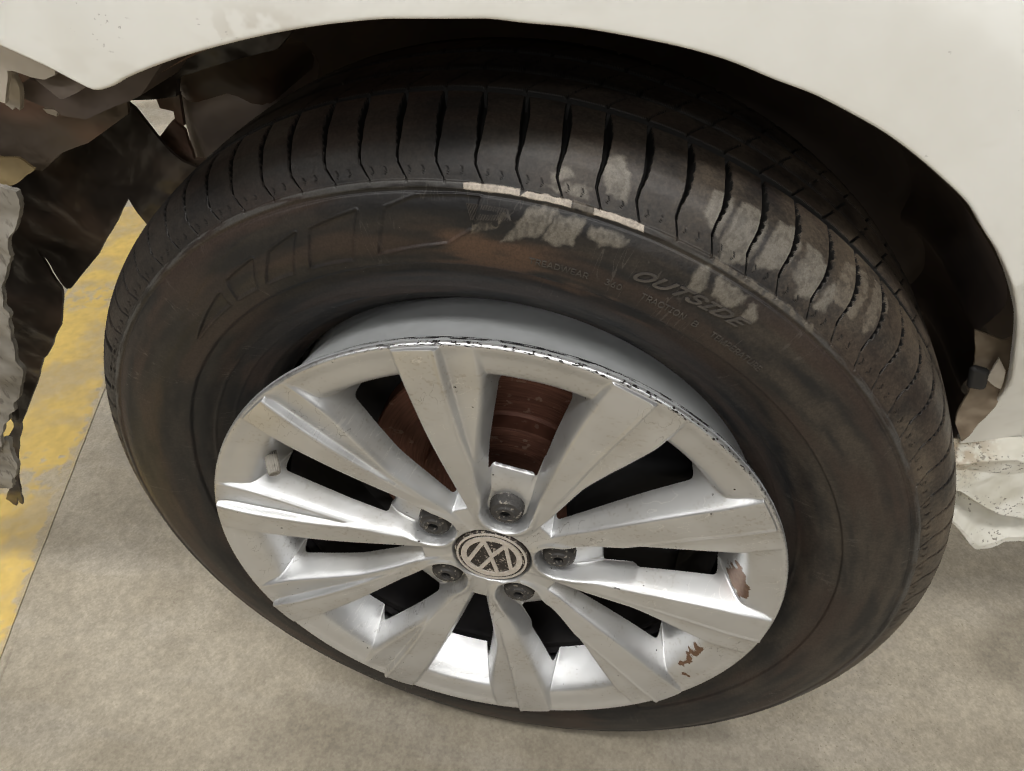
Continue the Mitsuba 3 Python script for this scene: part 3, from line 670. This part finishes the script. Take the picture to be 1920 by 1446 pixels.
scene['letter_rubber'] = principled(mikit.proc(lambda p, n, uv: mix((0.026, 0.024, 0.023), (0.075, 0.065, 0.056), fbm(p.x * 260, p.y * 260, p.z * 260, octaves=2))), 0.40, spec=0.5)
for txt, a0, a1, b0, b1, hh, sl, bo in (('TREADWEAR', 82.9, 75.9, 103.2, 103.6, 0.0040, 0, False), ('360', 73.9, 71.9, 104.2, 104.0, 0.0040, 0, False), ('TRACTION', 69.5, 63.8, 104.4, 104.4, 0.0042, 0, False),
                                        ('B', 62.7, 62.0, 104.0, 104.0, 0.0042, 0, False), ('TEMPERATURE', 60.1, 52.4, 104.0, 104.0, 0.0042, 0, False), ('OUTSIDE', 71.7, 58.7, 114.6, 118.6, 0.0066, 0.5, True)):
    m, _ = lettering(txt, a0, a1, b0, b1, hh, 0.0010 if txt != 'OUTSIDE' else 0.0013, sl, bo)
    put('car__wheel__lettering', m, 'letter_rubber', label=f'raised moulded word {txt} on the tyre sidewall')
bars = []
for i in range(26):
    a = 90.2 - 0.17 * i
    pts = [(a, 134.3 if i < 25 else 130, 0.0), (a - 0.06, 134.3, 0.0), (a - 0.55 - 0.06, 124.5 + 0.12 * i, 0.0), (a - 0.55, 124.5 + 0.12 * i, 0.0)]
    th, s = np.array([p[0] for p in pts]), np.array([p[1] for p in pts])
    lo, hi = tyre_at(th, s, np.full(4, -0.0012)), tyre_at(th, s, np.full(4, 0.0004))
    b = trimesh.Trimesh(np.vstack([lo, hi]), [[4, 5, 6], [4, 6, 7], [0, 1, 5], [0, 5, 4], [1, 2, 6], [1, 6, 5], [2, 3, 7], [2, 7, 6], [3, 0, 4], [3, 4, 7]], process=False)
    bars.append(b)
put('car__wheel__grip_hatching', trimesh.util.concatenate(bars), 'letter_rubber', kind='stuff', label='fine hatching on the sidewall')

# ------------------------------------------------------------------ alloy wheel: one casting as a height field over (r, angle)
PHI = [24 + 36 * i for i in range(10)]
BOLTS = [6 + 72 * i for i in range(5)]
RB = 0.056


def I(v, xs, ys):
    return PchipInterpolator(np.array(xs), np.array(ys, float))(np.clip(v, xs[0], xs[-1]))


def soft_max(hs, k):
    m = np.maximum.reduce(hs)
    return m + k * np.log(sum(np.exp(np.clip((h - m) / k, -60, 0)) for h in hs))


def spoke_height(r, th, i):
    de = np.radians((th - PHI[i] + 180) % 360 - 180)
    u, v = r * np.sin(de), r * np.cos(de)
    bolt_cw = i % 2 == 0
    if bolt_cw:
        cw = I(v, [.05, .07, .09, .12, .15, .18, .205, .226], [-4, -2, -2.5, -6, -12, -18.5, -22.5, -22.5])
        cc = I(v, [.05, .07, .09, .12, .15, .19, .226], [12, 17, 20, 25, 29.5, 34, 37.5])
    else:
        cw = I(v, [.05, .07, .09, .12, .15, .175, .2, .226], [-12, -13, -12, -11, -15, -20, -23.5, -22.5])
        cc = I(v, [.05, .07, .09, .12, .15, .19, .226], [4, 6, 10, 17.5, 25, 33, 37.5])
    gr = I(v, [.06, .09, .12, .15, .19, .226], [-8, -5, -2.5, 0, 2, 3])
    cw, cc, gr = cw / 1000, cc / 1000, gr / 1000
    sc = I(v, [.085, .11, .15, .20, .226], [0.0, 0.25, 0.75, 1.0, 1.0])
    df = I(v, [.04, .07, .10, .13, .17, .21, .226, .235], [.0145, .0115, .0075, .0040, .0002, -.0028, -.0030, -.0020])
    wide = df + 0.0018 * np.clip((u - gr) / np.maximum(cc - gr, 1e-4), 0, 1) ** 2
    tt = np.clip((u - cw) / np.maximum(gr - cw, 2e-3), 0, 1)
    nar = df + sc * (0.0022 + 0.0045 * tt ** 0.8)
    sg = 1 / (1 + np.exp(-np.clip((u - gr) / 0.00045, -40, 40)))
    lipr = 0.0010 * np.exp(-((u - gr - 0.0025) / 0.0016) ** 2) * sc                # small raised edge along the step
    d = wide * sg + nar * (1 - sg) - lipr
    e = np.maximum(np.maximum(cw - u, u - cc), 0)
    e2 = np.maximum(np.maximum(cw - u, u - cc), -0.01) + 0.0042
    e2 = np.maximum(e2, 0)
    d = d + np.where(e2 > 0, 4.0 * (np.sqrt(e2 ** 2 + 0.0058 ** 2) - 0.0058), 0)
    d = np.where(v < 0.03, d + 8 * (0.03 - v), d)
    return -d


def wheel_height(r, th):
    hs = [spoke_height(r, th, i) for i in range(10)]
    ring = -I(r, [.150, .186, .2065, .222, .2295, .2325], [.190, .043, .0062, .0026, .0004, .0002])
    hub = -(0.0148 + 3.0 * np.clip(r - 0.060, 0, None) + 0.6 * np.clip(r - 0.045, 0, None) ** 2)
    plates, P = [], np.full(r.shape, 9.0)
    ridge = 0
    x, z = r * np.cos(np.radians(th)), r * np.sin(np.radians(th))
    for b in BOLTS:
        c = np.array([math.cos(math.radians(b)), math.sin(math.radians(b))])
        al, ac = x * c[0] + z * c[1], -x * c[1] + z * c[0]
        dist = np.hypot(ac, al - np.clip(al, RB, 0.115))
        plates.append(-(0.0262 + 0.12 * np.clip(al - 0.068, 0, None) + 9.0 * np.clip(al - 0.072, 0, None) ** 2 + 6.0 * np.clip(al - 0.0915, 0, None) + 1.5 * np.clip(np.abs(ac) - 0.019, 0, None) + 12 * np.clip(np.abs(ac) - 0.026, 0, None) + (al < 0.02) * 0.05))
        P = np.minimum(P, -0.0312 + 4.5 * np.clip(dist - 0.0158, 0, None))
        ridge = ridge + 0.0022 * np.exp(-((dist - 0.0215) / 0.0030) ** 2) * np.clip((0.088 - al) / 0.02, 0, 1) * (al > 0)
    solid = soft_max(hs + [ring, hub], 0.0008) + ridge
    solid = -soft_max([-solid, -P], 0.0009)
    h = soft_max([solid] + plates, 0.0016)
    # seat of the centre emblem and the rounded outer edge
    h = -soft_max([-h, -(-0.0185 + 3.0 * np.clip(r - 0.0326, 0, None))], 0.0005)
    cap = np.where(r > 0.2293, -(0.0032 - np.sqrt(np.clip(0.0032 ** 2 - (r - 0.2293) ** 2, 0, None))), 1.0)
    h = np.minimum(h, cap)
    who = np.argmax(np.stack(hs + [ring, np.maximum.reduce([hub] + plates)]), 0)
    keep = soft_max([q + 0.0262 for q in hs] + [ring + 0.0435, hub + 0.036] + [q + 0.0345 for q in plates], 0.0036)
    return h, who, keep


r_grid = np.r_[np.linspace(0.003, 0.030, 10), np.linspace(0.0310, 0.2285, 250), np.linspace(0.2289, 0.2325, 12)]
a_grid = np.arange(0, 360, 0.2)
RR, AA = np.meshgrid(r_grid, a_grid, indexing='ij')
HH, WHO, KEEP = wheel_height(RR, AA)
V = np.stack([RR * np.cos(np.radians(AA)), -HH, RR * np.sin(np.radians(AA)) + ZW], -1)
nr, na = RR.shape
gi, gj = np.meshgrid(np.arange(nr - 1), np.arange(na), indexing='ij')
a_, b_, c_, d_ = gi * na + gj, (gi + 1) * na + gj, (gi + 1) * na + (gj + 1) % na, gi * na + (gj + 1) % na
F = np.concatenate([np.stack([a_, b_, c_], -1).reshape(-1, 3), np.stack([a_, c_, d_], -1).reshape(-1, 3)])
V = V.reshape(-1, 3)
who_v, r_v = WHO.reshape(-1), RR.reshape(-1)


def clip_keep(V, F, K):
    """Keep where K > 0, cutting triangles cleanly; returns vertices, faces, source face."""
    ins = K > 0
    cnt = ins[F].sum(1)
    keepF = F[cnt == 3]
    src = np.nonzero(cnt == 3)[0]
    newV, newF, newS, n0 = [], [], [], len(V)
    for want in (1, 2):
        idx = np.nonzero(cnt == want)[0]
        f = F[idx]
        m = ins[f]
        k = np.argmax(m if want == 1 else ~m, 1)
        a, b, c = f[np.arange(len(f)), k], f[np.arange(len(f)), (k + 1) % 3], f[np.arange(len(f)), (k + 2) % 3]

        def cut(p, q):
            t = K[p] / (K[p] - K[q])
            return V[p] + t[:, None] * (V[q] - V[p])
        pb, pc = cut(a, b), cut(a, c)
        ib = n0 + np.arange(len(f))
        ic = ib + len(f)
        n0 += 2 * len(f)
        newV += [pb, pc]
        if want == 1:
            newF.append(np.stack([a, ib, ic], 1)); newS.append(idx)
        else:
            newF += [np.stack([ib, b, c], 1), np.stack([ib, c, ic], 1)]; newS += [idx, idx]
    return np.vstack([V] + newV), np.vstack([keepF] + newF), np.concatenate([src] + newS)


N0 = vertex_normals(V, F)
V2, F2, SRC = clip_keep(V, F, KEEP.reshape(-1))
N2 = np.vstack([N0, np.zeros((len(V2) - len(V), 3))])
extra = vertex_normals(V2, F2)
N2[len(V):] = extra[len(V):]
fw = who_v[F[SRC][:, 0]]
fr = r_v[F[SRC][:, 0]]
fw = np.where((fr < 0.064) , 11, fw)
fw = np.where(fr > 0.2265, 10, fw)
# a rolled edge behind each window so that the casting has thickness
for i in range(10):
    put_n('car__wheel__spoke', V2, F2[fw == i], N2, 'silver_paint')
put_n('car__wheel__rim', V2, F2[fw == 10], N2, 'silver_paint', label='scraped silver alloy rim edge with rust patches')
put_n('car__wheel__hub', V2, F2[fw == 11], N2, 'silver_paint')
BAR = [(.2325, .0032), (.2326, .0055), (.2318, .0085), (.2295, .0108), (.2245, .0125), (.2195, .0155), (.2168, .0205), (.2163, .024), (.2158, .036), (.2152, .055), (.2143, .072), (.2118, .084), (.2060, .095), (.2030, .104), (.205, .115), (.212, .13), (.213, .165), (.218, .18), (.2325, .192)]
put('car__wheel__rim_barrel', up(revolve(BAR, 400, n_prof=140)), 'barrel_paint', smooth=True, label='grey outer barrel of the rim, bare where the tyre bead has slipped back')
put('car__wheel__barrel_lining', up(revolve([(.2325, .192), (.226, .19), (.206, .172), (.205, .13), (.199, .112), (.193, .10), (.190, .06), (.189, .052), (.194, .042)], 200, n_prof=60)), 'shaded_brake_dust', smooth=True)
put('car__wheel__spoke_back', up(revolve([(.1855, .0440), (.189, .050), (.193, .058)], 200)), 'shaded_brake_dust', smooth=True)

# bolts under their plastic caps
for b in BOLTS:
    c = np.array([math.cos(math.radians(b)), math.sin(math.radians(b))])
    prof = [(0.0042, 0.0195), (0.0042, 0.0150), (0.0050, 0.0143), (0.0078, 0.0146), (0.0085, 0.0158), (0.0092, 0.0163), (0.0118, 0.0170), (0.0134, 0.0190), (0.0140, 0.0225), (0.0141, 0.0330)]
    m = revolve(prof, 48)
    m.apply_translation([c[0] * RB, 0, c[1] * RB])
    k = put('car__wheel__bolt_cap', up(m), 'bolt_plastic', smooth=35)
    s = trimesh.creation.cylinder(radius=0.0046, height=0.002, sections=6)
    s.apply_transform(trimesh.transformations.rotation_matrix(math.pi / 2, [1, 0, 0]))
    s.apply_translation([c[0] * RB, 0.0195, c[1] * RB])
    put('car__wheel__bolt_socket', up(s), 'black_hole')

# centre emblem (its letters stand upside down as the wheel has stopped)
ED = 0.0145
disc = revolve([(0.0001, ED), (0.0310, ED), (0.0318, ED + 0.0006), (0.0322, ED + 0.0016), (0.0323, ED + 0.006)], 96)
put('car__wheel__emblem', up(disc), 'emblem_grime', smooth=30, label='round centre emblem, grime round its letters')


def flat(shape, d0, d1):
    ms = [trimesh.creation.extrude_polygon(g, d1 - d0, engine='earcut') for g in getattr(shape, 'geoms', [shape])]
    m = trimesh.util.concatenate(ms)
    v = np.array(m.vertices)
    a = math.radians(180 - 8.6)
    x, z = v[:, 0] * math.cos(a) - v[:, 1] * math.sin(a), v[:, 0] * math.sin(a) + v[:, 1] * math.cos(a)
    return trimesh.Trimesh(np.stack([x, d0 + v[:, 2], z + ZW], 1), np.array(m.faces)[:, ::-1], process=False)


def stroke(pts, w):
    return LineString(pts).buffer(w / 2, cap_style=2, join_style=2, mitre_limit=4)


ring_out = Point(0, 0).buffer(0.0300, 64).difference(Point(0, 0).buffer(0.0283, 64))
ring_in = Point(0, 0).buffer(0.0260, 64).difference(Point(0, 0).buffer(0.0213, 64))
vv = stroke([(-0.0086, 0.0217), (0, 0.0012), (0.0086, 0.0217)], 0.0033)
ww = stroke([(-0.0186, 0.0120), (-0.0092, -0.0190), (0, -0.0012), (0.0092, -0.0190), (0.0186, 0.0120)], 0.0033)
letters = unary_union([vv.difference(ww.buffer(0.0004)), ww]).intersection(Point(0, 0).buffer(0.0215, 64))
put('car__wheel__emblem_ring', flat(ring_out, ED - 0.0010, ED + 0.0005), 'emblem_silver')
put('car__wheel__emblem_letters', flat(unary_union([ring_in, letters]).buffer(0.0002).buffer(-0.0002), ED - 0.0012, ED + 0.0005), 'emblem_silver', label='silver V over W in a ring, standing upside down')

# valve
va, vb = np.array([-0.1687, 0.004, 0.0830]), np.array([-0.1868, 0.035, 0.0989])
ax = (va - vb) / np.linalg.norm(va - vb)
L = np.linalg.norm(va - vb)


def along(profile, origin, axis, n=28, flute=0.0):
    a = np.linspace(0, 2 * np.pi, n, endpoint=False)
    e1 = np.cross(axis, [0.3, 0.2, 0.9]); e1 /= np.linalg.norm(e1)
    e2 = np.cross(axis, e1)
    rows = []
    for r, h in profile:
        rr = r * (1 - flute * (np.arange(n) % 2))
        rows.append(origin + axis * h + rr[:, None] * (np.cos(a)[:, None] * e1 + np.sin(a)[:, None] * e2))
    V = np.stack(rows, 1)
    return trimesh.Trimesh(V.reshape(-1, 3), grid_faces(n, len(profile), True), process=False)


put('car__wheel__valve', up(along([(0.0075, -0.004), (0.007, 0.006), (0.0052, 0.012), (0.0050, L * 0.62)], vb, ax)), 'dull_black', smooth=40)
put('car__wheel__valve_cap', up(along([(0.0052, L * 0.42), (0.0052, L * 0.95), (0.0044, L), (0.0001, L + 0.0002)], vb, ax, 36, 0.10)), 'grey_primer', smooth=20, label='ribbed grey valve cap')

# brake
put('car__brake_disc', up(revolve([(.030, .088), (.074, .088), (.078, .0895), (.079, .104), (.082, .106), (.130, .106), (.1315, .1075), (.1315, .128), (.08, .130)], 160)), 'rusty_iron', smooth=25, label='rusty brake disc seen between the spokes')
cal = hull_of([(0.075, 0.082, -0.085), (0.062, 0.082, 0.062), (0.150, 0.082, -0.075), (0.150, 0.082, 0.060), (0.075, 0.14, -0.085), (0.075, 0.14, 0.06), (0.155, 0.14, -0.075), (0.155, 0.14, 0.06)], 0.012)
put('car__brake_caliper', up(cal), 'black_hole', smooth=40)
put('car__dust_shield', up(revolve([(.02, .135), (.165, .135), (.172, .130)], 90)), 'shaded_brake_dust', smooth=30)

# ------------------------------------------------------------------ ceiling lamps of the garage
for (x, y, lx, wy, rad) in LAMPS:
    i = sum(k.startswith('ceiling_lamp') and '__' not in k for k in labels)
    key = 'ceiling_lamp' if i == 0 else f'ceiling_lamp_{i:03d}'
    labels[key] = dict(label='long flat ceiling lamp above the parked car', category='lamp', group='ceiling lamps over the garage floor')
    scene[key + '__housing'] = mikit.ply(box(x - lx / 2 - 0.03, x + lx / 2 + 0.03, y - wy / 2 - 0.03, y + wy / 2 + 0.03, LAMP_Z + 0.004, LAMP_Z + 0.06), 'lamp_metal')
    q = trimesh.Trimesh([[x - lx / 2, y - wy / 2, LAMP_Z], [x + lx / 2, y - wy / 2, LAMP_Z], [x + lx / 2, y + wy / 2, LAMP_Z], [x - lx / 2, y + wy / 2, LAMP_Z]], [[0, 2, 1], [0, 3, 2]], process=False)
    scene[key + '__diffuser'] = {**mikit.ply(q, 'lamp_metal'), 'emitter': dict(type='area', radiance=dict(type='rgb', value=(LAMP_TINT * rad).tolist()))}
